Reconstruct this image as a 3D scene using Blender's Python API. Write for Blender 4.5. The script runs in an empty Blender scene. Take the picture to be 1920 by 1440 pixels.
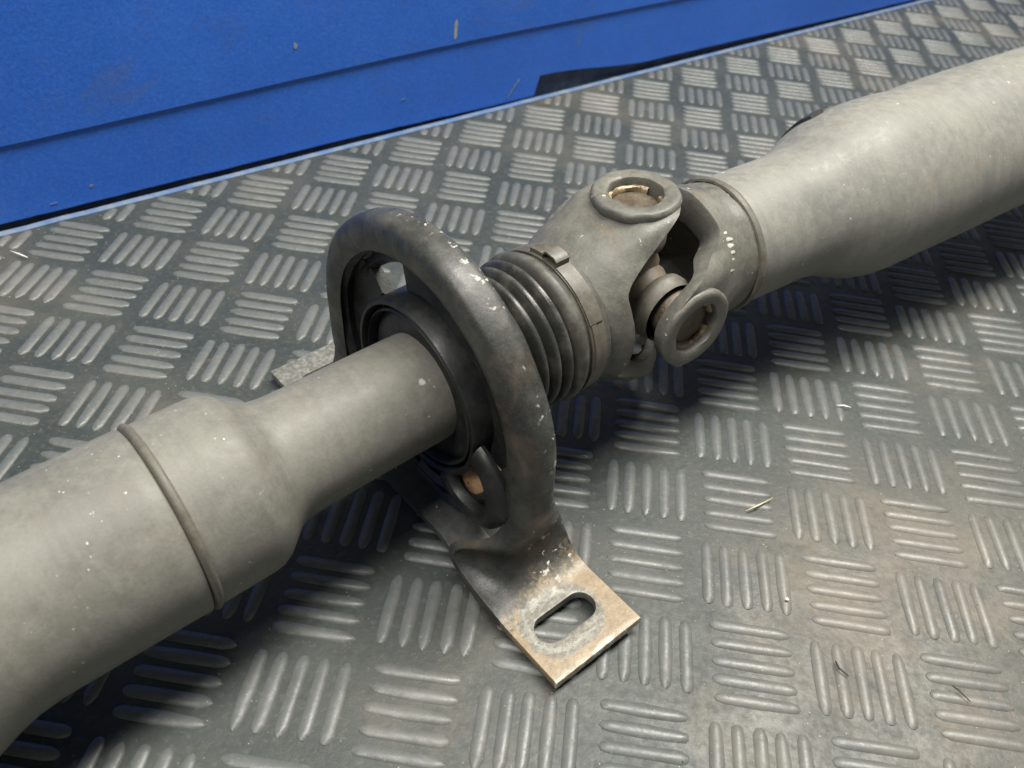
import bpy, bmesh, math, random
from mathutils import Vector, Matrix, noise

# ---------------------------------------------------------------- camera, light
S = 0.037                      # metres in one repeat of the mat pattern; lengths below are in repeats
scene = bpy.context.scene
C = bpy.context.scene.collection
cam_d = bpy.data.cameras.new('camera')
cam = bpy.data.objects.new('camera', cam_d)
C.objects.link(cam)
scene.camera = cam
RC = ((0.9884342, 0.1219109, 0.0901974), (0.1479452, -0.6445126, -0.7501438), (-0.0333173, 0.7548121, -0.6550944))
CAM = Vector((4.7017, -7.7940, 7.1136))
right, down, fwd = (Vector(r) for r in RC)
cam.matrix_world = Matrix(((right.x, -down.x, -fwd.x, CAM.x * S), (right.y, -down.y, -fwd.y, CAM.y * S),
                           (right.z, -down.z, -fwd.z, CAM.z * S), (0, 0, 0, 1)))
cam_d.sensor_width = 36
FPX = 1675.7
cam_d.lens = FPX / 1920 * 36
cam_d.clip_start = 0.01
cam_d.clip_end = 50
cam_d.dof.use_dof = True
cam_d.dof.focus_distance = 8.6 * S
cam_d.dof.aperture_fstop = 18

world = bpy.data.worlds.new('World')
scene.world = world
world.use_nodes = True
bg = world.node_tree.nodes['Background']
bg.inputs[0].default_value = (0.96, 0.98, 1.0, 1)
bg.inputs[1].default_value = 0.21

def area(name, loc, target, size, size_y, power, col):
    l = bpy.data.lights.new(name, 'AREA')
    l.shape = 'RECTANGLE'; l.size = size; l.size_y = size_y
    l.energy = power; l.color = col
    o = bpy.data.objects.new(name, l); C.objects.link(o)
    o.location = loc
    z = (Vector(loc) - Vector(target)).normalized()          # the long side runs parallel to the wall
    x = Vector((0.6987, 0.7154, 0)); x = (x - z * x.dot(z)).normalized(); y = z.cross(x)
    o.rotation_euler = Matrix((x, y, z)).transposed().to_euler()
    return o
area('overhead_or_fill_lamp', (0.52, 0.32, 1.35), (0.20, 0.0, 0), 1.3, 0.34, 43, (1.0, 0.965, 0.88))
area('overhead_or_fill_lamp', (-0.35, -0.72, 1.5), (0.2, 0.0, 0), 1.3, 0.4, 25, (1.0, 0.97, 0.91))  # added fill, unseen: brightens the wall and the viewer's side

scene.view_settings.view_transform = 'Standard'
scene.view_settings.look = 'None'
scene.view_settings.exposure = 0.05
scene.view_settings.gamma = 1.0
scene.cycles.max_bounces = 6
scene.cycles.diffuse_bounces = 3
scene.cycles.glossy_bounces = 3

rnd = random.Random(7)

# ---------------------------------------------------------------- helpers
def mesh_from(verts, faces, smooth=True, scale=S):
    me = bpy.data.meshes.new('mesh')
    me.from_pydata([tuple(c * scale for c in v) for v in verts], [], faces)
    me.validate()
    bm = bmesh.new(); bm.from_mesh(me)
    bmesh.ops.remove_doubles(bm, verts=bm.verts, dist=1e-6)
    bmesh.ops.recalc_face_normals(bm, faces=bm.faces)
    bm.to_mesh(me); bm.free()
    for p in me.polygons: p.use_smooth = smooth
    return me

def link(name, me, mat, parent=None, angle=None, label=None):
    o = bpy.data.objects.new(name, me)
    me.name = name
    C.objects.link(o)
    if mat and not me.materials: me.materials.append(mat)
    if parent:
        o.parent = parent
        o.matrix_parent_inverse = Matrix.Identity(4)
    if angle is not None:
        me.set_sharp_from_angle(angle=math.radians(angle))
    if label: o['label'] = label
    return o

class Frame:
    def __init__(self, o, x, up):
        self.o = Vector(o); self.x = Vector(x).normalized()
        up = Vector(up)
        self.z = (up - self.x * up.dot(self.x)).normalized()
        self.side = self.x.cross(self.z)          # points to the viewer's side of the shaft
    def p(self, s, u, v):
        return self.o + self.x * s + self.side * u + self.z * v
    def pol(self, s, r, th):
        return self.p(s, r * math.sin(th), r * math.cos(th))

def wob(p, f, a, seed=0.0):
    return a * noise.noise(Vector((p[0] * f + seed, p[1] * f - seed, p[2] * f + 2 * seed)))

def lathe(fr, prof, n=96, t0=0, t1=2 * math.pi, wobble=0.0, wf=2.0, closed=False):
    full = abs(t1 - t0 - 2 * math.pi) < 1e-6
    m = n if full else n + 1
    V = []; F = []
    k = len(prof)
    for i in range(m):
        th = t0 + (t1 - t0) * i / n
        for (s, r) in prof:
            q = fr.pol(s, r, th)
            if wobble: q = fr.pol(s, r + wob(q, wf, wobble), th)
            V.append(q)
    for i in range(n):
        a = i * k; b = ((i + 1) % m) * k
        for j in range(k if closed else k - 1):
            j2 = (j + 1) % k
            F.append((a + j, a + j2, b + j2, b + j))
    if closed and not full:
        F.append(tuple(range(k))); F.append(tuple(range((m - 1) * k, m * k))[::-1])
    return V, F

def prof_fine(prof, step=0.12):
    out = [prof[0]]
    for a, b in zip(prof, prof[1:]):
        n = max(1, int(abs(b[0] - a[0]) / step))
        for i in range(1, n + 1):
            out.append((a[0] + (b[0] - a[0]) * i / n, a[1] + (b[1] - a[1]) * i / n))
    return out

def sstep(x):
    x = max(0.0, min(1.0, x)); return x * x * (3 - 2 * x)

def join(*parts):
    V = []; F = []
    for v, f in parts:
        o = len(V); V += list(v); F += [tuple(i + o for i in q) for q in f]
    return V, F

def box(cs):
    # cs: 8 corners, bottom 4 then top 4
    return list(cs), [(0, 3, 2, 1), (4, 5, 6, 7), (0, 1, 5, 4), (1, 2, 6, 5), (2, 3, 7, 6), (3, 0, 4, 7)]

def bevel(me, w, seg=2, ang=30):
    bm = bmesh.new(); bm.from_mesh(me)
    es = [e for e in bm.edges if len(e.link_faces) == 2 and e.calc_face_angle(0) > math.radians(ang)]
    bmesh.ops.bevel(bm, geom=es, offset=w * S, segments=seg, affect='EDGES', profile=0.5)
    bm.to_mesh(me); bm.free()
    for p in me.polygons: p.use_smooth = True

# ---------------------------------------------------------------- materials
class NT:
    def __init__(self, name):
        self.m = bpy.data.materials.new(name); self.m.use_nodes = True
        self.t = self.m.node_tree; self.b = self.t.nodes['Principled BSDF']
        self.tc = self.t.nodes.new('ShaderNodeTexCoord').outputs['Object']
    def n(self, typ, **kw):
        nd = self.t.nodes.new(typ)
        for k, v in kw.items():
            if hasattr(nd, k): setattr(nd, k, v)
            else: self.put(nd.inputs[k], v)
        return nd
    def put(self, sock, v):
        if isinstance(v, bpy.types.NodeSocket): self.t.links.new(v, sock)
        else: sock.default_value = v
    def noise(self, scale, detail=4, rough=0.55, vec=None, dist=0.0):
        nd = self.t.nodes.new('ShaderNodeTexNoise')
        self.put(nd.inputs['Vector'], vec or self.tc)
        nd.inputs['Scale'].default_value = scale; nd.inputs['Detail'].default_value = detail
        nd.inputs['Roughness'].default_value = rough; nd.inputs['Distortion'].default_value = dist
        return nd.outputs['Fac']
    def ramp(self, fac, lo, hi, a=0.0, b=1.0):
        nd = self.t.nodes.new('ShaderNodeMapRange')
        nd.interpolation_type = 'SMOOTHSTEP'
        self.put(nd.inputs['Value'], fac)
        for k, v in zip(('From Min', 'From Max', 'To Min', 'To Max'), (lo, hi, a, b)): nd.inputs[k].default_value = v
        return nd.outputs[0]
    def mix(self, fac, a, b):
        nd = self.t.nodes.new('ShaderNodeMix'); nd.data_type = 'RGBA'
        self.put(nd.inputs[0], fac)
        self.put(nd.inputs[6], a if isinstance(a, bpy.types.NodeSocket) else (*a, 1))
        self.put(nd.inputs[7], b if isinstance(b, bpy.types.NodeSocket) else (*b, 1))
        return nd.outputs[2]
    def math(self, op, a, b=0.0):
        nd = self.t.nodes.new('ShaderNodeMath'); nd.operation = op
        self.put(nd.inputs[0], a); self.put(nd.inputs[1], b)
        return nd.outputs[0]
    def bump(self, h, strength=0.3, dist=0.001, normal=None):
        nd = self.t.nodes.new('ShaderNodeBump')
        nd.inputs['Strength'].default_value = strength; nd.inputs['Distance'].default_value = dist
        self.put(nd.inputs['Height'], h)
        if normal is not None: self.put(nd.inputs['Normal'], normal)
        return nd.outputs[0]
    def out(self, col=None, rough=None, metal=None, normal=None, spec=None):
        if col is not None: self.put(self.b.inputs['Base Color'], col if isinstance(col, bpy.types.NodeSocket) else (*col, 1))
        if rough is not None: self.put(self.b.inputs['Roughness'], rough)
        if metal is not None: self.put(self.b.inputs['Metallic'], metal)
        if normal is not None: self.put(self.b.inputs['Normal'], normal)
        if spec is not None: self.put(self.b.inputs['Specular IOR Level'], spec)
        return self.m
    def specks(self, scale, size, keep):
        # irregular chips: voronoi cells, only some of them carry a chip
        w = self.t.nodes.new('ShaderNodeTexNoise'); self.put(w.inputs['Vector'], self.tc); w.inputs['Scale'].default_value = scale * 2.2
        add = self.t.nodes.new('ShaderNodeVectorMath'); add.operation = 'MULTIPLY_ADD'
        self.put(add.inputs[0], w.outputs['Color']); add.inputs[1].default_value = (0.6 / scale,) * 3; self.put(add.inputs[2], self.tc)
        v = self.t.nodes.new('ShaderNodeTexVoronoi'); self.put(v.inputs['Vector'], add.outputs[0]); v.inputs['Scale'].default_value = scale
        sep = self.t.nodes.new('ShaderNodeSeparateColor'); self.t.links.new(v.outputs['Color'], sep.inputs[0])
        near = self.ramp(v.outputs['Distance'], size, size * 0.55, 0.0, 1.0)
        pick = self.math('GREATER_THAN', sep.outputs[0], 1 - keep)
        # size differs from chip to chip
        sz = self.math('MULTIPLY', sep.outputs[1], 1.0)
        return self.math('MULTIPLY', self.math('MULTIPLY', near, pick), self.ramp(sz, 0.1, 0.6, 0.35, 1.0))

def metal_paint(name, base, light, dark, chips=0.04, chipcol=(0.50, 0.48, 0.42), rough=(0.47, 0.66), rust=0.25, chipscale=260, metal=0.0, fine=0.6, chipsize=0.3, cast=0.10, smudge=0.0, castscale=620, axis=None):
    t = NT(name)
    big = t.noise(30, 3, 0.6); mid = t.noise(210, 4, 0.7); fin = t.noise(1100, 2, 0.7)
    c = t.mix(t.ramp(big, 0.30, 0.72), dark, base)
    c = t.mix(t.ramp(mid, 0.2, 1.05), c, light)
    if smudge: c = t.mix(t.ramp(t.noise(22, 3, 0.55, dist=0.4), 0.52, 0.70, 0, smudge), c, tuple(k * 0.62 for k in dark))
    if axis:
        dt = t.t.nodes.new('ShaderNodeVectorMath'); dt.operation = 'DOT_PRODUCT'; t.put(dt.inputs[0], t.tc); dt.inputs[1].default_value = axis
        sc_ = t.t.nodes.new('ShaderNodeVectorMath'); sc_.operation = 'MULTIPLY'; t.put(sc_.inputs[0], t.tc); sc_.inputs[1].default_value = (0.05, 0.05, 0.05)
        sx_ = t.t.nodes.new('ShaderNodeSeparateXYZ'); t.put(sx_.inputs[0], sc_.outputs[0])
        cb = t.t.nodes.new('ShaderNodeCombineXYZ'); t.put(cb.inputs[0], dt.outputs['Value']); t.put(cb.inputs[1], sx_.outputs[2]); t.put(cb.inputs[2], sx_.outputs[0])
        c = t.mix(t.ramp(t.noise(420, 4, 0.7, vec=cb.outputs[0]), 0.42, 0.75, 0, 0.24), c, tuple(k * 0.72 for k in dark))
        c = t.mix(t.ramp(t.noise(150, 4, 0.7, vec=cb.outputs[0]), 0.52, 0.75, 0, 0.16), c, light)
    c = t.mix(t.ramp(t.noise(70, 4, 0.65, dist=0.6), 0.54, 0.78, 0, rust), c, (0.15, 0.095, 0.055))
    c = t.mix(t.ramp(t.noise(480, 3, 0.6), 0.62, 0.72, 0, 0.45 * min(1, rust * 2)), c, (0.12, 0.07, 0.04))
    c = t.mix(t.ramp(fin, 0.25, 0.8, 0.0, 0.55 * fine), c, tuple(k * 0.55 for k in dark))
    if chips:
        c = t.mix(t.specks(chipscale, chipsize, chips), c, chipcol)
        c = t.mix(t.math('MULTIPLY', t.ramp(t.noise(520, 3, 0.6), 0.69, 0.73), t.ramp(t.noise(40, 3, 0.6), 0.48, 0.60)), c, chipcol)
    r = t.ramp(mid, 0.3, 0.7, rough[0], rough[1])
    n = t.bump(t.noise(castscale, 3, 0.75), cast, 0.0006)
    return t.out(c, r, metal, n)

M = {}
M['tube'] = metal_paint('dusty_grey_tube_paint', (0.165, 0.160, 0.136), (0.212, 0.206, 0.178), (0.130, 0.128, 0.112), smudge=0.25, axis=(0.68, 0.7293, 0.0756), fine=0.45, chips=0.05, chipscale=150, chipsize=0.22, chipcol=(0.62, 0.61, 0.56))
M['tube_rear'] = metal_paint('dusty_pale_tube_paint', (0.20, 0.195, 0.168), (0.25, 0.244, 0.214), (0.145, 0.146, 0.135), chips=0.012, rust=0.22, smudge=0.32, axis=(0.738, 0.674, 0.033), fine=0.45)
M['bead'] = metal_paint('weld_bead_steel', (0.115, 0.108, 0.085), (0.16, 0.15, 0.12), (0.07, 0.066, 0.055), chips=0.0, rust=0.4)
M['yoke'] = metal_paint('cast_yoke_steel', (0.122, 0.119, 0.099), (0.175, 0.171, 0.145), (0.07, 0.071, 0.062), chips=0.02, chipscale=420, rough=(0.42, 0.60), rust=0.55, cast=0.30, castscale=300, smudge=0.5, fine=0.6)
M['strap'] = metal_paint('dark_bracket_steel', (0.085, 0.087, 0.078), (0.15, 0.15, 0.135), (0.045, 0.05, 0.046), chips=0.16, chipscale=420, chipsize=0.34, chipcol=(0.62, 0.61, 0.56), rough=(0.3, 0.5), rust=0.3)
M['plate'] = metal_paint('blue_grey_plate_steel', (0.052, 0.057, 0.056), (0.085, 0.088, 0.083), (0.03, 0.033, 0.033), chips=0.04, chipscale=420, rough=(0.35, 0.5), rust=0.2)
M['clamp'] = metal_paint('clamp_band_steel', (0.105, 0.096, 0.077), (0.155, 0.144, 0.118), (0.06, 0.055, 0.044), chips=0.0, rough=(0.38, 0.55), rust=0.35)
M['cap'] = metal_paint('greasy_bearing_cap', (0.105, 0.082, 0.058), (0.17, 0.138, 0.10), (0.05, 0.038, 0.028), chips=0.0, rough=(0.28, 0.5), rust=0.7, metal=0.2, cast=0.4)
M['snap'] = metal_paint('rusty_snap_ring', (0.27, 0.20, 0.115), (0.50, 0.40, 0.25), (0.06, 0.042, 0.028), chips=0.0, rough=(0.25, 0.45), rust=0.7, metal=0.3, cast=0.5)
M['cross'] = metal_paint('rust_brown_cross', (0.20, 0.16, 0.115), (0.28, 0.22, 0.16), (0.11, 0.09, 0.07), chips=0.0, rust=0.7)
M['lump'] = metal_paint('rough_orange_brown', (0.42, 0.25, 0.13), (0.58, 0.40, 0.23), (0.18, 0.10, 0.055), chips=0.0, rough=(0.5, 0.7), rust=0.3, cast=0.6)
M['slug'] = metal_paint('dark_balance_slug', (0.03, 0.03, 0.032), (0.05, 0.05, 0.05), (0.02, 0.02, 0.02), chips=0.0)

def rubber(name, base, dusty, rough=(0.38, 0.55), amount=0.5):
    t = NT(name)
    c = t.mix(t.ramp(t.noise(120, 5, 0.65), 0.42, 0.72, 0, amount), base, dusty)
    c = t.mix(t.ramp(t.noise(1500, 3, 0.7), 0.5, 0.75, 0, 0.3), c, dusty)
    n = t.bump(t.noise(700, 4, 0.7), 0.2, 0.0004)
    return t.out(c, t.ramp(t.noise(160, 3), 0.3, 0.7, *rough), 0.0, n)
M['rubber'] = rubber('black_mount_rubber', (0.009, 0.010, 0.010), (0.036, 0.039, 0.036))
M['collar'] = rubber('dust_coated_boot_rubber', (0.06, 0.058, 0.050), (0.15, 0.145, 0.122), rough=(0.40, 0.58), amount=0.7)
M['boot'] = rubber('dusty_boot_rubber', (0.030, 0.031, 0.028), (0.12, 0.116, 0.097), rough=(0.24, 0.42), amount=0.6)

def lug_material():
    # base plate and bracket feet: dark steel, tan surface rust on the front foot, a bright washer mark about the slot
    t = NT('rust_stained_bracket_steel')
    sep = t.t.nodes.new('ShaderNodeSeparateXYZ'); t.t.links.new(t.tc, sep.inputs[0])
    s, u, v = (t.math('DIVIDE', k, S) for k in sep.outputs)   # local: along, sideways (to the viewer negative), up
    dark = t.mix(t.ramp(t.noise(110, 5, 0.62), 0.4, 0.7), (0.022, 0.024, 0.022), (0.052, 0.052, 0.046))
    dark = t.mix(t.ramp(t.noise(1500, 3, 0.7), 0.45, 0.75, 0, 0.3), dark, (0.10, 0.10, 0.088))
    dark = t.mix(t.ramp(t.noise(50, 5, 0.65, dist=0.6), 0.52, 0.72, 0, 0.45), dark, (0.12, 0.085, 0.055))
    flake = t.math('MULTIPLY', t.ramp(t.noise(330, 4, 0.62), 0.60, 0.64), t.ramp(t.noise(38, 3, 0.6), 0.47, 0.56))
    crest = t.ramp(s, 0.40, 0.52)
    dark = t.mix(t.math('MULTIPLY', flake, crest), dark, (0.60, 0.59, 0.54))
    dark = t.mix(t.math('MULTIPLY', t.ramp(t.noise(120, 4, 0.65), 0.40, 0.65, 0, 0.42), crest), dark, (0.115, 0.113, 0.10))
    dark = t.mix(t.specks(330, 0.22, 0.03), dark, (0.45, 0.44, 0.40))
    tan = t.mix(t.ramp(t.noise(70, 4, 0.6), 0.35, 0.7), (0.20, 0.148, 0.085), (0.27, 0.21, 0.13))
    tan = t.mix(t.ramp(t.noise(600, 4, 0.7), 0.42, 0.68, 0, 0.6), tan, (0.15, 0.105, 0.065))
    tan = t.mix(t.ramp(t.noise(160, 4, 0.7), 0.55, 0.68, 0, 0.6), tan, (0.13, 0.12, 0.10))
    wob_ = t.math('ADD', t.math('MULTIPLY', t.math('SUBTRACT', t.noise(60, 3, 0.6), 0.5), 0.5), t.math('MULTIPLY', t.math('SUBTRACT', t.noise(520, 4, 0.75), 0.5), 0.5))
    front = t.ramp(t.math('ADD', t.math('SUBTRACT', u, t.math('MULTIPLY', t.math('SUBTRACT', s, 0.4), 0.16)), wob_), -1.58, -1.84)
    low = t.ramp(v, -0.95, -1.2)
    # distance from the slot's middle line
    ds = t.math('SUBTRACT', s, 0.36)
    ds = t.math('MAXIMUM', t.math('SUBTRACT', t.math('ABSOLUTE', ds), 0.08), 0.0)
    du = t.math('ADD', u, 2.06)
    d = t.math('SQRT', t.math('ADD', t.math('MULTIPLY', ds, ds), t.math('MULTIPLY', du, du)))
    d = t.math('ADD', d, t.math('MULTIPLY', t.math('SUBTRACT', t.noise(300, 4, 0.7), 0.5), 0.16))
    c = t.mix(t.math('MULTIPLY', front, low), dark, tan)
    grey = t.mix(t.ramp(t.noise(500, 4, 0.7), 0.4, 0.7), (0.10, 0.10, 0.088), (0.21, 0.207, 0.185))
    c = t.mix(t.ramp(d, 0.345, 0.325, 0.0, 0.85), c, grey)
    rear = t.ramp(u, 1.6, 1.9)
    c = t.mix(t.math('MULTIPLY', rear, low), c, grey)
    edge = t.ramp(t.math('ADD', u, t.math('MULTIPLY', wob_, 0.2)), -2.455, -2.485)
    c = t.mix(t.math('MULTIPLY', edge, t.ramp(t.noise(300, 4, 0.7), 0.42, 0.6)), c, (0.48, 0.45, 0.38))
    arc = t.math('MULTIPLY', t.ramp(d, 0.22, 0.245), t.ramp(d, 0.285, 0.26))
    c = t.mix(t.math('MULTIPLY', arc, t.ramp(t.noise(90, 4, 0.6), 0.46, 0.56)), c, (0.21, 0.206, 0.182))
    n = t.bump(t.noise(420, 5, 0.7), 0.25, 0.0006)
    return t.out(c, t.ramp(t.noise(150, 3), 0.3, 0.7, 0.33, 0.52), t.ramp(d, 0.345, 0.32, 0.0, 0.25), n)
M['lug'] = lug_material()

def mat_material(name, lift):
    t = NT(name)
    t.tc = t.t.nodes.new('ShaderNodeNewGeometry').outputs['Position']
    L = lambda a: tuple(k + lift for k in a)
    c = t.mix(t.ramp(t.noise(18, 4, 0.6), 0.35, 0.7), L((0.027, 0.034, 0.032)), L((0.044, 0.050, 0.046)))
    c = t.mix(t.ramp(t.noise(9, 5, 0.65, dist=0.5), 0.48, 0.72, 0, 0.6), c, L((0.115, 0.100, 0.074)))
    c = t.mix(t.ramp(t.noise(150, 5, 0.7), 0.45, 0.72, 0, 0.55), c, tuple(k * 0.5 for k in L((0.07, 0.072, 0.062))))
    c = t.mix(t.ramp(t.noise(420, 4, 0.7), 0.5, 0.75, 0, 0.5), c, L((0.10, 0.102, 0.09)))
    c = t.mix(t.ramp(t.noise(60, 5, 0.7, dist=1.0), 0.60, 0.70, 0, 0.35), c, L((0.10, 0.066, 0.04)))
    # warm reflected sheen on the right of the sheet, painted as a brown tint
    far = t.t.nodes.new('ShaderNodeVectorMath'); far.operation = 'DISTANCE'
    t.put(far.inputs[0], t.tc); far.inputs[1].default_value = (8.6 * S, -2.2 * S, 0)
    painted_sheen = t.math('MULTIPLY', t.ramp(far.outputs['Value'], 2.6 * S, 0.6 * S), t.ramp(t.noise(26, 5, 0.7, dist=0.8), 0.38, 0.62, 0.0, 0.42))
    c = t.mix(painted_sheen, c, L((0.15, 0.115, 0.085)))
    c = t.mix(t.specks(900, 0.20, 0.05), c, (0.32, 0.31, 0.27))
    c = t.mix(t.specks(700, 0.20, 0.05), c, (0.02, 0.018, 0.014))
    r = t.ramp(t.noise(40, 5, 0.65), 0.3, 0.7, 0.36 - lift, 0.50 - lift)
    r = t.math('ADD', r, t.ramp(t.noise(300, 4, 0.7), 0.35, 0.75, 0.0, 0.16))
    n = t.bump(t.noise(260, 4, 0.7), 0.22, 0.0006)
    return t.out(c, r, 0.0, n, 0.45)
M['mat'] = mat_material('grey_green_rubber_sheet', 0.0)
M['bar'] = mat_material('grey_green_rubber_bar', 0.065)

def blue_paint():
    t = NT('scuffed_blue_paint')
    c = t.mix(t.ramp(t.noise(6, 4, 0.6), 0.3, 0.7), (0.014, 0.098, 0.48), (0.022, 0.125, 0.56))
    c = t.mix(t.ramp(t.noise(30, 6, 0.7, dist=1.2), 0.55, 0.75, 0, 0.45), c, (0.05, 0.10, 0.28))
    c = t.mix(t.ramp(t.noise(14, 5, 0.7, dist=0.8), 0.56, 0.72, 0, 0.45), c, (0.075, 0.11, 0.27))
    c = t.mix(t.ramp(t.noise(700, 3, 0.7), 0.40, 0.75, 0, 0.45), c, (0.05, 0.19, 0.62))
    c = t.mix(t.ramp(t.noise(500, 3, 0.7), 0.45, 0.75, 0, 0.35), c, (0.012, 0.07, 0.34))
    c = t.mix(t.ramp(t.noise(120, 5, 0.75, dist=2.0), 0.66, 0.74, 0, 0.35), c, (0.12, 0.24, 0.55))
    n = t.bump(t.noise(420, 4, 0.7), 0.25, 0.0006)
    return t.out(c, t.ramp(t.noise(60, 4), 0.3, 0.7, 0.40, 0.58), 0.0, n)
M['blue'] = blue_paint()
def plain(name, a, b, rough=0.6, scale=90):
    t = NT(name)
    c = t.mix(t.ramp(t.noise(scale, 5, 0.65), 0.38, 0.68), a, b)
    return t.out(c, rough, 0.0, t.bump(t.noise(600, 4, 0.7), 0.2, 0.0004))
M['dark'] = plain('dirty_dark_plinth', (0.022, 0.036, 0.078), (0.05, 0.075, 0.12))
M['strip'] = plain('pale_blue_edge_strip', (0.075, 0.13, 0.25), (0.16, 0.19, 0.23), 0.55, 60)
M['chip'] = plain('bare_scraped_paint', (0.22, 0.24, 0.24), (0.34, 0.35, 0.33))
M['straw'] = plain('dry_straw', (0.48, 0.42, 0.25), (0.6, 0.55, 0.38))
M['crumb'] = plain('dark_crumb', (0.02, 0.02, 0.018), (0.06, 0.055, 0.04))
M['white'] = plain('pale_grit', (0.7, 0.7, 0.66), (0.85, 0.85, 0.8))
M['nick'] = plain('bare_steel_nick', (0.42, 0.40, 0.35), (0.6, 0.58, 0.52), 0.4)
M['grit'] = plain('mixed_grit', (0.10, 0.095, 0.08), (0.42, 0.40, 0.34), 0.8, 400)
M['nipple'] = plain('pale_grease_fitting', (0.30, 0.32, 0.33), (0.42, 0.44, 0.45), 0.35)

# ---------------------------------------------------------------- the mat (floor)
W0 = Vector((-3.01, 2.03, 0)); WD = Vector((0.69871, 0.71540, 0)); WN = Vector((0.71540, -0.69871, 0))
def wp(t, off, z): return W0 + WD * t + WN * off + Vector((0, 0, z))
EDGE = 0.21                                     # the mat stops this far from the wall line
def project(p):
    d = p - CAM
    z = d.dot(fwd)
    if z < 0.5: return None
    return (d.dot(right) / z * FPX + 960, d.dot(down) / z * FPX + 720, z)

V, F = [], []
for t in (-14, 40):
    for off in (EDGE, 22):
        V.append(wp(t, off, 0))
ZM = 0.10
floor_me = mesh_from(V + [v - Vector((0, 0, ZM)) for v in V], [(0, 1, 3, 2), (4, 5, 7, 6), (0, 2, 6, 4), (1, 3, 7, 5), (0, 1, 5, 4), (2, 3, 7, 6)], smooth=False)
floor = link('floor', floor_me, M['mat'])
floor['kind'] = 'structure'
sub = mesh_from([wp(-14, -2, -ZM - 0.004), wp(40, -2, -ZM - 0.004), wp(40, 22, -ZM - 0.004), wp(-14, 22, -ZM - 0.004)], [(0, 1, 2, 3)], False)
subfloor = link('ground', sub, M['dark']); subfloor['kind'] = 'structure'

def bar_shape(seed):
    rr = random.Random(seed)
    L, Wd, H = 0.385, 0.069, 0.024
    V = []; F = []
    st = [-1, -0.95, -0.80, 0, 0.74, 0.93, 1]
    lean = rr.uniform(-0.12, 0.12)
    for i, x in enumerate(st):
        w = Wd * {0: 0.30, 1: 0.72, 2: 0.95, 3: 1.0, 4: 0.94, 5: 0.62, 6: 0.10}[i]
        w *= rr.uniform(0.88, 1.08)
        h = H * {0: 0.25, 1: 0.72, 2: 0.97, 3: 1.0, 4: 0.97, 5: 0.66, 6: 0.1}[i] * rr.uniform(0.80, 1.08)
        for k, (y, z) in enumerate(((-1, -0.06), (-0.76, 0.86), (0 + lean, 1.0), (0.76, 0.86), (1, -0.06))):
            V.append((x * L, y * w, z * h if z > 0 else -0.004))
    for i in range(len(st) - 1):
        for k in range(4):
            a = i * 5 + k
            F.append((a, a + 5, a + 6, a + 1))
    return V, F
VARS = [bar_shape(i) for i in range(14)]
var_me = []
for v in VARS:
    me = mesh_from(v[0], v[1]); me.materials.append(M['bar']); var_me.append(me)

bars = []
for i in range(-14, 34):
    for j in range(-34, 14):
        cx, cy = i, -j
        rel = Vector((cx, cy, 0)) - W0
        if rel.dot(WN) < 0: continue
        q0 = project(Vector((cx, cy, 0)))
        if q0 is None or not (-500 < q0[0] < 2420 and -250 < q0[1] < 1900): continue
        horiz = (i + j) % 2 == 0
        for k in range(5):
            o = (k - 2) * 0.19
            c = Vector((cx, cy + o, 0)) if horiz else Vector((cx + o, cy, 0))
            a = 0 if horiz else math.pi / 2
            d = Vector((math.cos(a), math.sin(a), 0))
            offs = [(c + d * e - W0).dot(WN) for e in (-0.375, 0.375)]
            lo, hi = -0.375, 0.375
            cut = EDGE + 0.02
            if max(offs) < cut + 0.08: continue
            sc = 1.0
            if min(offs) < cut:                     # bar cut short by the mat's edge
                fr_ = (max(offs) - cut) / (max(offs) - min(offs))
                far = 1 if offs[1] > offs[0] else -1
                c = c + d * far * 0.375 * (1 - fr_); sc = fr_
            q = project(c)
            vis = -40 < q[0] < 1960 and -30 < q[1] < 1480
            bars.append((q[2] + (0 if vis else 1000), c, a, sc))
bars.sort(key=lambda b: b[0])
stuffV, stuffF = [], []
for n_, (z, c, a, sc) in enumerate(bars):
    vi = rnd.randrange(14); flip = rnd.choice((0, math.pi))
    jx, jy, ja = rnd.uniform(-.006, .006), rnd.uniform(-.006, .006), rnd.uniform(-.012, .012)
    if n_ < 300:
        o = bpy.data.objects.new('bar', var_me[vi]); C.objects.link(o); o.parent = floor
        o.location = ((c.x + jx) * S, (c.y + jy) * S, 0); o.rotation_euler = (0, 0, a + flip + ja); o.scale = (sc, 1, 1)
    else:
        ca, sa = math.cos(a + flip + ja), math.sin(a + flip + ja)
        b0 = len(stuffV)
        for (x, y, zz) in VARS[vi][0]:
            x *= sc
            stuffV.append((c.x + jx + ca * x - sa * y, c.y + jy + sa * x + ca * y, zz))
        stuffF += [tuple(i + b0 for i in f) for f in VARS[vi][1]]
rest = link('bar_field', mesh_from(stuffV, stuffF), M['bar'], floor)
rest['kind'] = 'stuff'

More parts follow.
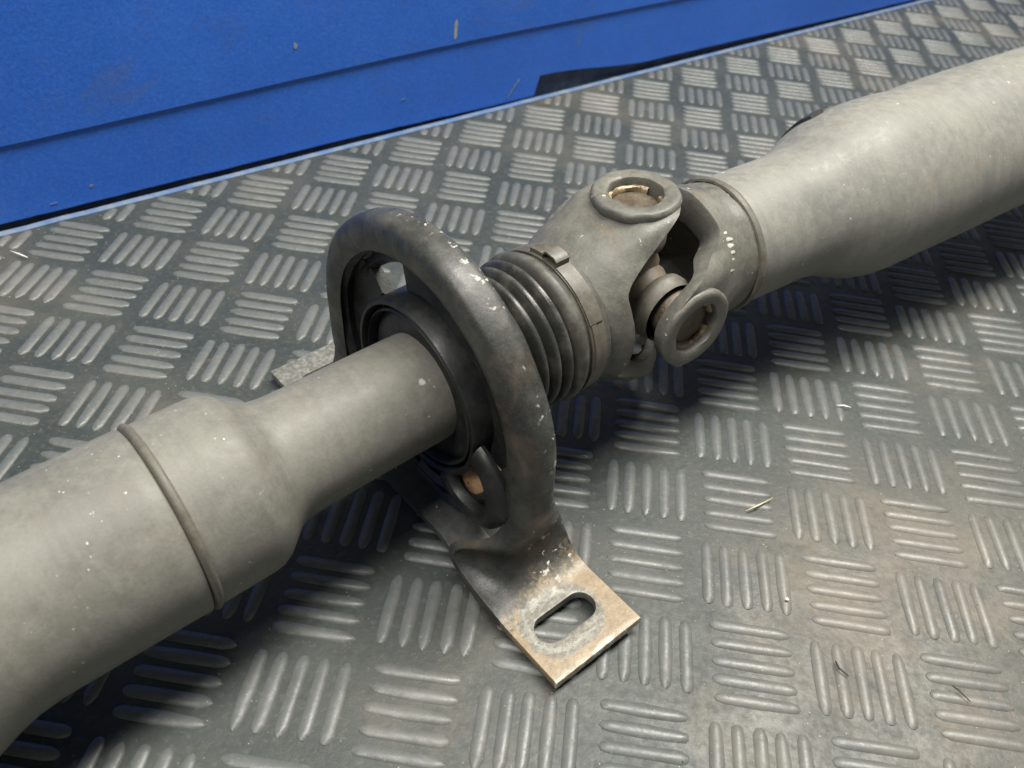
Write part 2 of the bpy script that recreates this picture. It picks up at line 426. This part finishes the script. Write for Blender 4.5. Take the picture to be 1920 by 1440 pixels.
# ---------------------------------------------------------------- the blue wall
wall_root = bpy.data.objects.new('wall', None); C.objects.link(wall_root); wall_root['kind'] = 'structure'
def slab(t0, t1, o0, o1, zfun0, zfun1, n=60):
    # board along the wall between offsets o0 (front) and o1 (back); bottom and top heights as functions of t
    V = []; F = []
    for i in range(n + 1):
        t = t0 + (t1 - t0) * i / n
        for (o, z) in ((o0, zfun0(t)), (o0, zfun1(t)), (o1, zfun1(t)), (o1, zfun0(t))):
            V.append(wp(t, o, z))
    for i in range(n):
        a = i * 4
        for k in range(4):
            k2 = (k + 1) % 4
            F.append((a + k, a + k2, a + 4 + k2, a + 4 + k))
    F.append((0, 1, 2, 3)); F.append((n * 4 + 3, n * 4 + 2, n * 4 + 1, n * 4))
    return V, F
ztop = lambda t: 1.16 + 0.20 * sstep((t + 2) / 11)
def panel_bottom(t): return ztop(t) + 0.006 * noise.noise(Vector((t * 2.3, 1, 4)))
V, F = slab(-14, 40, 0.060, 0.0, panel_bottom, lambda t: 5.0, 220)
link('upper_panel', mesh_from(V, F, False), M['blue'], wall_root)
def skirt_bottom(t):
    w = 0.012 * noise.noise(Vector((t * 1.7, 3, 0))) + 0.006 * noise.noise(Vector((t * 9, 5, 0)))
    if t < 9.70: return 0.085 - 0.07 * sstep((t - 5) / 4.6) + w
    return 0.40 - 0.24 * sstep((t - 9.7) / 3.2) - 0.10 * sstep((t - 12.5) / 10) + w * 0.5
pts = [-14 + 0.1 * i for i in range(238)] ; pts = [p for p in pts if p < 9.7] + [9.70, 9.705] + [9.8 + 0.1 * i for i in range(303)]
V = []; F = []
for t in pts:
    zb = skirt_bottom(t)
    for (o, z) in ((0.03, zb), (0.03, ztop(t) + 0.05), (-0.03, ztop(t) + 0.05), (-0.03, zb)): V.append(wp(t, o, z))
for i in range(len(pts) - 1):
    a = i * 4
    for k in range(4):
        F.append((a + k, a + (k + 1) % 4, a + 4 + (k + 1) % 4, a + 4 + k))
F.append((0, 1, 2, 3)); F.append(tuple(len(V) - 1 - k for k in range(4)))
link('skirting_board', mesh_from(V, F, False), M['blue'], wall_root)
link('plinth', mesh_from(*slab(-14, 40, -0.05, -0.3, lambda t: -ZM, lambda t: 1.0), smooth=False), M['dark'], wall_root)
V, F = slab(-14, 40, EDGE - 0.006, 0.085, lambda t: -ZM, lambda t: 0.012 + 0.008 * noise.noise(Vector((t * 2, 0, 9))), 200)
link('edge_strip', mesh_from(V, F), M['strip'], wall_root, 30)
# scraped paint marks on the wall
def scrape(t, z, w, h, off, mat='chip', lean=0.0):
    n = 12; V = []; 
    for i in range(n):
        a = 2 * math.pi * i / n
        r = 1 + 0.25 * rnd.uniform(-1, 1)
        dz = math.sin(a) * h * r
        V.append(wp(t + math.cos(a) * w * r + lean * dz, off, z + dz))
    V2 = [v + WN * 0.006 for v in V]
    F = [tuple(range(n, 2 * n))] + [(i, (i + 1) % n, n + (i + 1) % n, n + i) for i in range(n)]
    return link('scraped_patch', mesh_from(V + V2, F, False), M[mat], wall_root)
scrape(7.62, 1.60, 0.035, 0.19, 0.060, lean=0.05)
scrape(4.62, 1.80, 0.03, 0.05, 0.060)
for k in range(4): scrape(8.95 + 0.07 * k, 0.13 + 0.085 * k, 0.022, 0.05, 0.03, 'strip', 0.5)
scrape(6.6, 0.55, 0.05, 0.012, 0.03, 'strip'); scrape(1.3, 0.33, 0.03, 0.02, 0.03, 'strip')
scrape(0.75, 0.2, 0.06, 0.01, 0.03, 'strip'); scrape(10.6, 0.95, 0.02, 0.12, 0.03, 'strip')

# ---------------------------------------------------------------- the propshaft
AZ, EL = math.radians(47.0), math.radians(4.335)
D1 = Vector((math.cos(AZ) * math.cos(EL), math.sin(AZ) * math.cos(EL), math.sin(EL)))
A1 = Vector((3.375, -1.889, 1.57))
F1 = Frame(A1, D1, (0, 0, 1))
SJ = 3.0
J = A1 + D1 * SJ
a2, e2 = math.radians(42.4), math.radians(1.88)
D2 = Vector((math.cos(a2) * math.cos(e2), math.sin(a2) * math.cos(e2), math.sin(e2)))
F2 = Frame(J, D2, (0, 0, 1))
n1 = (F1.z * math.cos(-0.023) + F1.side * math.sin(-0.023)).normalized()
n2 = n1.cross(D2).normalized()
if n2.dot(F1.side) < 0: n2 = -n2

shaft = bpy.data.objects.new('propshaft', None); C.objects.link(shaft)
shaft.location = (A1.x * S, A1.y * S, 0)
shaft['label'] = 'dusty grey two-piece propshaft with bearing bracket and universal joint lying on the mat'
shaft['category'] = 'propshaft'
OFF = Vector((A1.x, A1.y, 0))
ROT1 = Matrix((F1.x, -F1.side, F1.z)).transposed()      # local axes of the bracket: along, away, up
def part(name, vf, mat, parent=None, angle=40, smooth=True, label=None, me=None):
    if me is None: me = mesh_from([Vector(v) - OFF for v in vf[0]], vf[1], smooth)
    return link(name, me, M[mat], parent or shaft, angle, label)

# front tube: flared section out of frame to the left, straight tube, shoulder, slim neck
prof = prof_fine([(-9, 1.04), (-4.25, 1.04), (-4.05, 1.0), (-3.85, 0.93), (-3.68, 0.865), (-3.52, 0.825), (-3.35, 0.81), (-2.19, 0.81), (-2.178, 0.80), (-2.172, 0.785)])
part('front_tube', lathe(F1, prof, 128, wobble=0.006, wf=1.2), 'tube')
prof = [(-2.172, 0.78), (-2.164, 0.808), (-2.15, 0.825), (-2.132, 0.832), (-2.115, 0.830), (-2.10, 0.82), (-2.09, 0.80)]
part('weld_bead', lathe(F1, prof, 128, wobble=0.006, wf=6), 'bead')
prof = prof_fine([(-2.12, 0.806), (-1.62, 0.80), (-1.54, 0.79), (-1.46, 0.755), (-1.40, 0.705), (-1.34, 0.655), (-1.27, 0.60), (-1.2, 0.565), (-1.1, 0.548), (-0.95, 0.543), (0.2, 0.540), (0.45, 0.53)])
part('neck_tube', lathe(F1, prof, 128, wobble=0.005, wf=1.5), 'tube')

# centre bearing: housing cup, seal, rubber web with two voids, pressed bracket
bearing = part('bearing_housing', lathe(F1, [(0.26, 0.84), (0.235, 0.855), (0.235, 0.885), (0.255, 0.90), (0.50, 0.905), (0.82, 0.905), (0.82, 0.80), (0.42, 0.80), (0.40, 0.84)], 96, closed=True), 'rubber', label='black ring of the centre bearing around the slim neck')
part('seal', lathe(F1, [(0.33, 0.535), (0.33, 0.70), (0.36, 0.76), (0.40, 0.82), (0.47, 0.82), (0.47, 0.535)], 96, closed=True), 'rubber', bearing)
part('seal_lip', lathe(F1, [(0.27, 0.775), (0.255, 0.785), (0.27, 0.80), (0.40, 0.80), (0.40, 0.775)], 96, closed=True), 'rubber', bearing)

bracket = bpy.data.objects.new('bearing_bracket', None); C.objects.link(bracket); bracket.parent = shaft
bracket['label'] = 'dark pressed steel arch bracket with a tan rust-stained front foot'

# arch: rim curve in the plane across the shaft, bulging section swept along it
def rim_curve():
    pts = []
    R = 1.39; vc = 0.05
    n = 40
    for i in range(n + 1):
        th = math.pi / 2 * i / n
        pts.append((R * math.sin(th), vc + R * math.cos(th), math.sin(th), math.cos(th)))
    for i in range(1, 13):
        v = vc - i / 12 * 1.05
        pts.append((R + 0.02 * i / 12, v, 1.0, 0.0))
    v0 = vc - 1.05; r = 0.42; u0 = R + 0.02
    for i in range(1, 15):
        a = math.pi / 2 * i / 14
        pts.append((u0 + r * (1 - math.cos(a)), v0 - r * math.sin(a), math.cos(a), math.sin(a)))
    ue, ve = pts[-1][0], pts[-1][1]
    for i in range(1, 11):
        pts.append((ue + (2.5 - ue) * i / 10, ve, 0.0, 1.0))
    return pts
half = rim_curve()
LUGV = half[-1][1]
full_curve = [(-u, v, -nu, nv) for (u, v, nu, nv) in half[:0:-1]] + half
NS = 22
def arch_section(u, v):
    # how far the foot has opened out: 0 on the arch, 1 on the lug
    w = sstep((-0.15 - v) / 1.05)
    w2 = sstep((-0.20 - v) / 1.05)
    lug = sstep((u - 1.44) / 0.30) * w2
    w3 = sstep((-0.55 - v) / 0.62)
    s0 = 0.25 * (1 - w3) - 0.10 * w3
    s1 = 0.63 * (1 - w2) + 0.94 * w2
    h = 0.225 * (1 - sstep((-0.35 - v) / 0.95))
    return s0, s1, h
def swept(thick):
    V = []; F = []
    m = NS * 2
    for (u, v, nu, nv) in full_curve:
        s0, s1, h = arch_section(abs(u), v)
        mid = (s0 + s1) / 2
        for layer in (0, 1):
            for k in range(NS):
                sg = -math.cos(math.pi * k / (NS - 1))
                if layer: sg = -sg
                b = max(0.0, 1 - abs(sg) ** 3.4) ** 0.36 * h
                sx = mid + sg * (s1 - s0) / 2
                if layer:
                    b -= thick
                    sx = mid + (sx - mid) * (1 - 0.16 * min(1, h / 0.2))
                gus = sstep((-0.60 - v) / 0.6) * (1 - sstep((abs(u) - 1.46) / 0.30)) * sstep((0.26 - sx) / 0.34)
                uu = math.copysign(abs(u) - 0.42 * gus, u)
                w_ = 0.008 * noise.noise(Vector((sx * 3, u * 2.5, v * 2.5)))
                V.append(Vector((sx, -(uu + nu * (b + w_)), v + nv * (b + w_ * (0.3 if v < -1.3 else 1)))))
    n = len(full_curve)
    for i in range(n - 1):
        for k in range(m):
            F.append((i * m + k, i * m + (k + 1) % m, (i + 1) * m + (k + 1) % m, (i + 1) * m + k))
    F.append(tuple(range(m))); F.append(tuple((n - 1) * m + k for k in range(m))[::-1])
    return V, F
V, F = swept(0.095)
arch_me = mesh_from(V, F)
arch = bpy.data.objects.new('bracket_arch', arch_me); C.objects.link(arch)
# slots through both feet
def slot_cut(u0):
    V = []; n = 16
    for z in (LUGV - 0.4, LUGV + 0.4):
        for i in range(n + 1):
            a = -math.pi / 2 + math.pi * i / n
            V.append((0.40 + 0.19 + 0.145 * math.cos(a), u0 + 0.145 * math.sin(a), z))
        for i in range(n + 1):
            a = math.pi / 2 + math.pi * i / n
            V.append((0.40 - 0.19 + 0.145 * math.cos(a), u0 + 0.145 * math.sin(a), z))
    m = 2 * (n + 1)
    F = [tuple(range(m))[::-1], tuple(range(m, 2 * m))] + [(i, (i + 1) % m, m + (i + 1) % m, m + i) for i in range(m)]
    me = mesh_from(V, F, False)
    o = bpy.data.objects.new('cutter', me); C.objects.link(o); return o
cutters = [slot_cut(-2.06), slot_cut(2.06)]
for c in cutters:
    mod = arch.modifiers.new('cut', 'BOOLEAN'); mod.object = c; mod.operation = 'DIFFERENCE'; mod.solver = 'EXACT'
bv = arch.modifiers.new('edge', 'BEVEL'); bv.width = 0.012 * S; bv.segments = 2; bv.limit_method = 'ANGLE'; bv.angle_limit = math.radians(55)
bpy.context.view_layer.update()
ev = arch.evaluated_get(bpy.context.evaluated_depsgraph_get())
me2 = bpy.data.meshes.new_from_object(ev)
arch.modifiers.clear(); arch.data = me2
for c in cutters: bpy.data.objects.remove(c)
me2.name = 'bracket_arch'
me2.materials.clear(); me2.materials.append(M['lug'])
for p in me2.polygons: p.use_smooth = True
me2.set_sharp_from_angle(angle=math.radians(50))
LOC1 = Matrix.Translation((A1 - OFF) * S) @ ROT1.to_4x4()
arch.parent = bracket; arch.matrix_local = LOC1
arch['label'] = 'arched dark steel strap with rounded back, tan stained front foot and slotted ends'

# base plate that ties the two feet together under the bearing
V = []; F = []
N = 60
for i in range(N + 1):
    u = -1.80 + 3.60 * i / N
    k = sstep((1.45 - abs(u)) / 0.8)
    v = LUGV - 0.010 + 0.15 * k
    s0 = -0.098 + 0.10 * k; s1 = 0.80 - 0.42 * sstep((1.5 - abs(u)) / 0.2)
    for (s, dv) in ((s0, 0), (s1, 0), (s1, -0.082), (s0, -0.082)): V.append((s, -u, v + dv))
for i in range(N):
    for k in range(4): F.append((i * 4 + k, i * 4 + (k + 1) % 4, i * 4 + 4 + (k + 1) % 4, i * 4 + 4 + k))
F.append((0, 1, 2, 3)); F.append(tuple(N * 4 + k for k in (3, 2, 1, 0)))
plate = link('base_plate', mesh_from(V, F), M['plate'], bracket, 40)
plate.matrix_local = LOC1

# rubber web between housing and arch, open at the upper left and the lower right
def web(t0, t1, s0, s1, r0, r1, seed):
    return lathe(F1, [(s0 + 0.05, r0), (s0, r0 + 0.05), (s0 + 0.02, (r0 + r1) / 2), (s0 - 0.03, r1 - 0.06), (s0 + 0.02, r1), (s1, r1), (s1, r0)], 30, math.radians(t0), math.radians(t1), wobble=0.035, wf=3 + seed, closed=True)
rub = part('rubber_mount', join(web(-20, 108, 0.44, 0.56, 0.88, 1.44, 0), web(172, 308, 0.44, 0.56, 0.88, 1.44, 1), web(-60, -14, 0.42, 0.55, 1.16, 1.43, 2), web(100, 185, 0.30, 0.55, 1.14, 1.40, 3)), 'rubber')
part('rubber_liner', lathe(F1, [(0.36, 1.30), (0.30, 1.36), (0.33, 1.40), (0.55, 1.41), (0.55, 1.33)], 40, math.radians(-125), math.radians(150), wobble=0.02, wf=4, closed=True), 'rubber', rub)
# flat horseshoe lip about the lower void, and an orange-brown lump seen through it
FL = Frame(F1.p(0, 0.80, -0.52), F1.x, F1.z)
part('rubber_lip', lathe(FL, [(0.30, 0.31), (0.24, 0.31), (0.20, 0.325), (0.185, 0.37), (0.20, 0.46), (0.24, 0.53), (0.28, 0.55), (0.32, 0.54)], 40, math.radians(15), math.radians(236), wobble=0.03, wf=3.5, closed=True), 'rubber', rub)
FS = Frame(F1.p(0, 0.66, -0.80), F1.x, F1.z)
part('orange_lump', lathe(FS, [(0.36, 0.001), (0.36, 0.12), (0.39, 0.18), (0.44, 0.175), (0.50, 0.20), (0.58, 0.19), (0.75, 0.17)], 24, wobble=0.05, wf=6), 'lump', bearing)

# bellows boot
def bellows():
    out = [(0.80, 0.56), (0.90, 0.58)]
    crests = [(0.985, 0.67, 0.58), (1.115, 0.71, 0.61), (1.25, 0.735, 0.63), (1.39, 0.755, 0.645), (1.525, 0.775, 0.66)]
    for (s, rc, rv) in crests:
        for k in range(-5, 6):
            x = k / 5
            out.append((s + x * 0.064, rv + (rc - rv) * (1 - abs(x) ** 2.4)))
    out += [(1.60, 0.68), (1.66, 0.66)]
    return out
boot = part('bellows_boot', lathe(F1, bellows(), 112, wobble=0.008, wf=2), 'boot', angle=60)
part('boot_collar', lathe(F1, [(1.592, 0.66), (1.598, 0.70), (1.61, 0.75), (1.63, 0.785), (1.66, 0.803), (1.69, 0.803), (1.72, 0.79), (1.745, 0.773), (1.765, 0.763), (2.02, 0.763), (2.04, 0.75), (2.05, 0.70)], 112, wobble=0.010, wf=2), 'collar', boot, 60)
clamp = part('clamp_band', lathe(F1, [(1.775, 0.768), (1.775, 0.786), (1.79, 0.79), (1.95, 0.79), (1.965, 0.786), (1.965, 0.768)], 112), 'clamp')
# second layer of the band and its ear
V, F = lathe(F1, [(1.785, 0.788), (1.785, 0.806), (1.955, 0.806), (1.955, 0.788)], 40, math.radians(12), math.radians(58), closed=True)
part('clamp_overlap', (V, F), 'clamp', clamp)
V, F = lathe(F1, [(1.80, 0.788), (1.80, 0.803), (1.86, 0.803), (1.86, 0.788)], 30, math.radians(58.5), math.radians(95), closed=True)
part('clamp_tongue', (V, F), 'clamp', clamp)
V = []; F = []
for i, (th, r) in enumerate(((-3, 0.795), (-2, 0.85), (0, 0.885), (8, 0.885), (11, 0.86), (12, 0.80))):
    for s in (1.79, 1.95):
        V.append(F1.pol(s, r, math.radians(th))); V.append(F1.pol(s, r - 0.022, math.radians(th)))
for i in range(5):
    a = i * 4; b = a + 4
    F += [(a, a + 2, b + 2, b), (a + 1, b + 1, b + 3, a + 3), (a, b, b + 1, a + 1), (a + 2, a + 3, b + 3, b + 2)]
F += [(0, 1, 3, 2), (20, 22, 23, 21)]
part('clamp_ear', (V, F), 'clamp', clamp)
V, F = lathe(F1, [(1.80, 0.789), (1.80, 0.83), (1.94, 0.83), (1.94, 0.789)], 12, math.radians(-16), math.radians(-3.4), closed=True)
part('clamp_tail', (V, F), 'clamp', clamp)

# yokes: a cup whose rim runs out into two ears
def yoke_mesh(fr, ear_dir, base, crotch, joint, prof_r, ear_r=0.42, thick=0.30, thin=0.16):
    # base, crotch, joint: positions along fr.x; ears reach past 'joint' by ear_r
    sg = 1 if joint > base else -1
    L = lambda s: (s - base) * sg                   # distance from the base
    Lc, Lj = L(crotch), L(joint)
    ez = (ear_dir - fr.x * ear_dir.dot(fr.x)).normalized(); eu = fr.x.cross(ez)
    n = 180; K = 22
    def rr(x):
        if x <= prof_r[0][0]: return prof_r[0][1]
        for (x0, r0), (x1, r1) in zip(prof_r, prof_r[1:]):
            if x <= x1:
                t = (x - x0) / (x1 - x0); return r0 + (r1 - r0) * t
        return prof_r[-1][1]
    def end(th):
        x = abs(math.sin(th)) * 0.96
        k = ear_r * 0.92
        if x < k: return Lj + 0.97 * math.sqrt(ear_r ** 2 - x ** 2)
        e2 = Lj + 0.97 * math.sqrt(ear_r ** 2 - k ** 2)
        y = min(1.0, (x - k) / (0.80 - k))
        return Lc + (e2 - Lc) * (1 - sstep(y ** 0.75))
    V = []; F = []
    for i in range(n):
        th = 2 * math.pi * i / n
        e = end(th)
        ring = []
        tk = thick + (thin - thick) * sstep((e - Lc) / (Lj - Lc))
        for k in range(K + 1):
            x = e * k / K
            ring.append((x, rr(x)))
        # rim with a rounded edge
        ring.append((e + 0.012, rr(e) - 0.02)); ring.append((e + 0.016, rr(e) - tk * 0.5)); ring.append((e + 0.012, rr(e) - tk + 0.02))
        for k in range(K, -1, -1):
            x = e * k / K
            ring.append((max(x, 0.12), max(0.02, (rr(x) - tk)) * (1.0 if x > 0.22 else max(0.03, (x - 0.05) / 0.2))))
        for (x, r) in ring:
            x3 = base + sg * x
            tf = abs((th + math.pi / 2) % math.pi - math.pi / 2)
            fl = (1 - sstep((tf - 0.36) / 0.34)) * sstep((x - 0.30 * Lj) / (0.45 * Lj))
            r = r * (1 + fl * (1 / max(0.8, math.cos(tf)) - 1))
            q = fr.o + fr.x * x3 + ez * (r * math.cos(th)) + eu * (r * math.sin(th))
            d = wob(q, 3.2, 0.016) + wob(q, 11, 0.005)
            V.append(q + (ez * math.cos(th) + eu * math.sin(th)) * d)
    m = len(ring)
    for i in range(n):
        a = i * m; b = ((i + 1) % n) * m
        for k in range(m - 1):
            q = (a + k, a + k + 1, b + k + 1, b + k)
            cen = sum((V[i_] for i_ in q), Vector()) / 4 - (fr.o + fr.x * joint)   # leave the bore open
            off = cen - ear_dir * cen.dot(ear_dir)
            if off.length < 0.315 and abs(cen.dot(ear_dir)) > 0.45: continue
            F.append(q)
    return V, F

def ear_boss(center, axis, big=False):
    fr = Frame(center, axis, F1.x)
    prof = [(0.86, 0.36), (0.98, 0.405), (1.02, 0.412), (1.035, 0.402), (1.048, 0.394), (1.056, 0.38), (1.060, 0.35), (1.058, 0.305), (1.050, 0.288), (1.035, 0.280), (0.93, 0.276), (0.86, 0.276)]
    prof = [(a + (0.018 if a > 1 else 0) * big, r * ((1.10 if big else 1.08) if r > 0.3 else 1.0)) for (a, r) in prof]
    return lathe(fr, prof, 64, wobble=0.016, wf=7, closed=True), fr

front_yoke = part('front_yoke', yoke_mesh(F1, n1, 2.03, 2.28, SJ, [(0, 0.70), (0.08, 0.745), (0.22, 0.83), (0.42, 0.92), (0.65, 0.985), (0.97, 1.02), (1.6, 1.01)], thick=0.28), 'yoke', angle=38)
rear_yoke = part('rear_yoke', yoke_mesh(F2, n2, 1.28, 0.74, 0.05, [(0, 0.745), (0.20, 0.755), (0.45, 0.80), (0.75, 0.88), (1.05, 0.965), (1.25, 1.02), (1.9, 1.01)], ear_r=0.42, thick=0.36, thin=0.15), 'yoke', angle=38)
for own, ax in ((front_yoke, n1), (front_yoke, -n1), (rear_yoke, n2), (rear_yoke, -n2)):
    vf, fr = ear_boss(J if own is front_yoke else J + D2 * 0.05, ax, own is front_yoke)
    part('ear_boss', vf, 'yoke', own, 50)
    part('bearing_cap', lathe(fr, [(0.935, 0.001), (0.935, 0.04), (0.928, 0.06), (0.93, 0.16), (0.938, 0.20), (0.925, 0.235), (0.90, 0.262), (0.66, 0.270), (0.64, 0.24)], 48), 'cap', own, 50)
    part('snap_ring', lathe(fr, [(0.94, 0.235), (0.975, 0.245), (0.985, 0.2755), (0.92, 0.2755), (0.92, 0.235)], 60, math.radians(15), math.radians(335), wobble=0.03, wf=11, closed=True), 'snap', own, 50)

# the cross between the yokes
cr = []
for ax in (n1, -n1, n2, -n2):
    fr = Frame(J, ax, F1.x)
    cr.append(lathe(fr, [(0.0, 0.30), (0.28, 0.33), (0.34, 0.30), (0.44, 0.27), (0.62, 0.26)], 40))
cr.append(lathe(Frame(J, F1.x, F1.z), [(-0.34, 0.001), (-0.33, 0.16), (-0.26, 0.28), (0, 0.36), (0.26, 0.28), (0.33, 0.16), (0.34, 0.001)], 40))
cross = part('joint_cross', join(*cr), 'cross', angle=50)
for ax in (n1, -n1, n2, -n2):
    fr = Frame(J, ax, F1.x)
    part('trunnion_seal', lathe(fr, [(0.50, 0.26), (0.49, 0.33), (0.52, 0.36), (0.60, 0.365), (0.63, 0.34), (0.72, 0.34)], 40), 'bead', cross, 50)
gd = (n2 * 0.62 - n1 * 0.62 - F1.x * 0.30).normalized()
fr = Frame(J, gd, F1.x)
part('grease_fitting', lathe(fr, [(0.2, 0.075), (0.62, 0.075), (0.63, 0.062), (0.70, 0.058), (0.72, 0.075), (0.78, 0.07), (0.81, 0.03), (0.81, 0.001)], 20), 'nipple', cross, 50)

# rear tube
prof = [(1.235, 0.752), (1.245, 0.776), (1.27, 0.787), (1.30, 0.787), (1.325, 0.776), (1.34, 0.755)]
part('weld_bead', lathe(F2, prof, 112, wobble=0.008, wf=7), 'bead')
prof = prof_fine([(1.30, 0.752), (2.35, 0.752), (2.55, 0.765), (2.75, 0.80), (2.95, 0.87), (3.15, 0.95), (3.35, 1.015), (3.55, 1.055), (3.8, 1.072), (4.2, 1.073), (12, 1.073)], 0.08)
def dented(vf):
    V, F = vf
    out = []
    for q in V:
        rel = q - J; s = rel.dot(D2); ax = J + D2 * s; rd = (q - ax)
        th = math.atan2(rd.dot(F2.side), rd.dot(F2.z))
        d = 0
        for (s0, t0, ws, wt, dep) in ((4.75, -0.95, 0.25, 0.35, 0.06), (3.0, 0.75, 0.35, 0.3, 0.018), (4.1, 0.6, 0.4, 0.25, 0.012), (3.55, -0.8, 0.18, 0.3, 0.03)):
            d += dep * math.exp(-((s - s0) / ws) ** 2 - ((th - t0) / wt) ** 2)
        out.append(ax + rd.normalized() * (rd.length - d))
    return out, F
part('rear_tube', dented(lathe(F2, prof, 160, wobble=0.012, wf=0.9)), 'tube_rear')
V, F = lathe(F2, [(3.40, 0.98), (3.40, 1.045), (3.46, 1.065), (3.60, 1.09), (3.64, 1.085), (3.64, 1.0)], 16, math.radians(-68), math.radians(-38), closed=True)
part('balance_slug', (V, F), 'slug')
V, F = lathe(F2, [(3.65, 1.0), (3.65, 1.072), (4.05, 1.083), (4.05, 1.0)], 16, math.radians(-70), math.radians(-40), closed=True)
part('bare_strip', (V, F), 'clamp')
# bright nicks along the rear yoke's edge
def nick(fr, s, th, r, ls, lt):
    V = []; n = 8
    for k in range(n):
        a = 2 * math.pi * k / n; q = 1 + 0.35 * rnd.uniform(-1, 1)
        V.append(fr.pol(s + ls * math.cos(a) * q, r, th + lt * math.sin(a) * q))
    V.append(fr.pol(s, r + 0.005, th))
    V.append(fr.pol(s, r - 0.05, th))
    return V, [(k, (k + 1) % n, n) for k in range(n)] + [((k + 1) % n, k, n + 1) for k in range(n)]
for (s_, th_, ls, lt) in ((0.79, 0.70, 0.03, 0.016), (0.80, 0.79, 0.065, 0.026), (0.785, 0.87, 0.075, 0.034), (0.775, 0.955, 0.06, 0.024), (0.77, 1.05, 0.04, 0.02), (0.68, 1.17, 0.07, 0.022)):
    x_ = 1.28 - s_
    r_ = 0.755 + (0.80 - 0.755) * (x_ - 0.20) / 0.25 if x_ < 0.45 else 0.80 + 0.08 * (x_ - 0.45) / 0.3
    part('bright_nick', nick(F2, s_, th_, r_ + 0.005, ls, lt), 'nick', rear_yoke, 60)

# ---------------------------------------------------------------- loose bits on the mat
def fleck(name, label, cat, px, py, pts, r, mat, group=None):
    d = (right * ((px - 960) / FPX) + down * ((py - 720) / FPX) + fwd)
    k = (0.045 - CAM.z) / d.z
    base = CAM + d * k
    V = []; F = []
    n = 6
    for i, (x, y, z) in enumerate(pts):
        a = pts[min(i + 1, len(pts) - 1)]; b = pts[max(i - 1, 0)]
        t = Vector((a[0] - b[0], a[1] - b[1], a[2] - b[2])).normalized()
        sd = t.cross(Vector((0, 0, 1))).normalized(); up = sd.cross(t)
        q = r * (0.45 if i in (0, len(pts) - 1) else 1)
        for k2 in range(n):
            an = 2 * math.pi * k2 / n
            V.append(Vector((x, y, z)) + sd * q * math.cos(an) + up * q * math.sin(an))
    for i in range(len(pts) - 1):
        for k2 in range(n): F.append((i * n + k2, i * n + (k2 + 1) % n, (i + 1) * n + (k2 + 1) % n, (i + 1) * n + k2))
    F.append(tuple(range(n))); F.append(tuple((len(pts) - 1) * n + k2 for k2 in range(n)))
    o = link(name, mesh_from(V, F), M[mat])
    o.location = base * S
    o['label'] = label; o['category'] = cat
    if group: o['group'] = group
    return o
fleck('straw_fibre', 'thin pale straw fibre lying across the bars right of the bracket foot', 'fibre', 1425, 945, [(-0.16, -0.13, 0), (-0.02, -0.03, 0.01), (0.15, 0.12, 0.0)], 0.010, 'straw')
fleck('dark_crumb', 'small curved dark crumb stuck beside upright bars in the lower right', 'crumb', 1579, 1255, [(-0.05, 0.08, 0), (-0.03, 0.0, 0.01), (0.05, -0.06, 0)], 0.012, 'crumb')
fleck('dark_crumb', 'tiny forked dark crumb on the flat bars near the right edge', 'crumb', 1798, 1296, [(-0.05, 0.05, 0), (0.0, 0.0, 0.01), (0.08, -0.09, 0)], 0.009, 'crumb')
fleck('white_grit', 'single bright white grit grain at the end of an upright bar', 'grit', 1476, 1125, [(-0.015, 0, 0), (0.0, 0.012, 0.0), (0.018, 0, 0)], 0.018, 'white')
fleck('straw_fibre', 'short white fibre lying on the mat right of the joint shadow', 'fibre', 1582, 762, [(-0.09, 0.0, 0), (0, 0.006, 0.008), (0.09, 0.0, 0)], 0.011, 'white')
fleck('straw_fibre', 'bent white fibre on the mat near the left edge below the wall', 'fibre', 38, 478, [(-0.17, 0.06, 0), (0, 0.0, 0.008), (0.12, -0.03, 0)], 0.010, 'white')

gv = []; gf = []
def grit(x, y, z, r):
    b = len(gv)
    a0 = rnd.uniform(0, 6.28)
    for k in range(3):
        a = a0 + 2.1 * k + rnd.uniform(-0.4, 0.4); q = r * rnd.uniform(0.6, 1.3)
        gv.append((x + q * math.cos(a), y + q * math.sin(a), z))
    gv.append((x + rnd.uniform(-.3, .3) * r, y + rnd.uniform(-.3, .3) * r, z + r * rnd.uniform(0.5, 1.0)))
    gf.extend([(b, b + 1, b + 3), (b + 1, b + 2, b + 3), (b + 2, b, b + 3), (b, b + 2, b + 1)])
for k in range(1500):
    t_ = rnd.uniform(-2, 20); o_ = EDGE + 0.02 + abs(rnd.gauss(0, 1)) * rnd.choice((0.5, 2.5, 7))
    q = wp(t_, o_, 0)
    grit(q.x, q.y, 0.001, rnd.choice((0.005, 0.006, 0.008, 0.011)))
g = link('grit', mesh_from(gv, gf, False), M['grit'])
g['kind'] = 'stuff'; g['label'] = 'fine pale grit and dust crumbs scattered over the rubber mat'; g['category'] = 'grit'
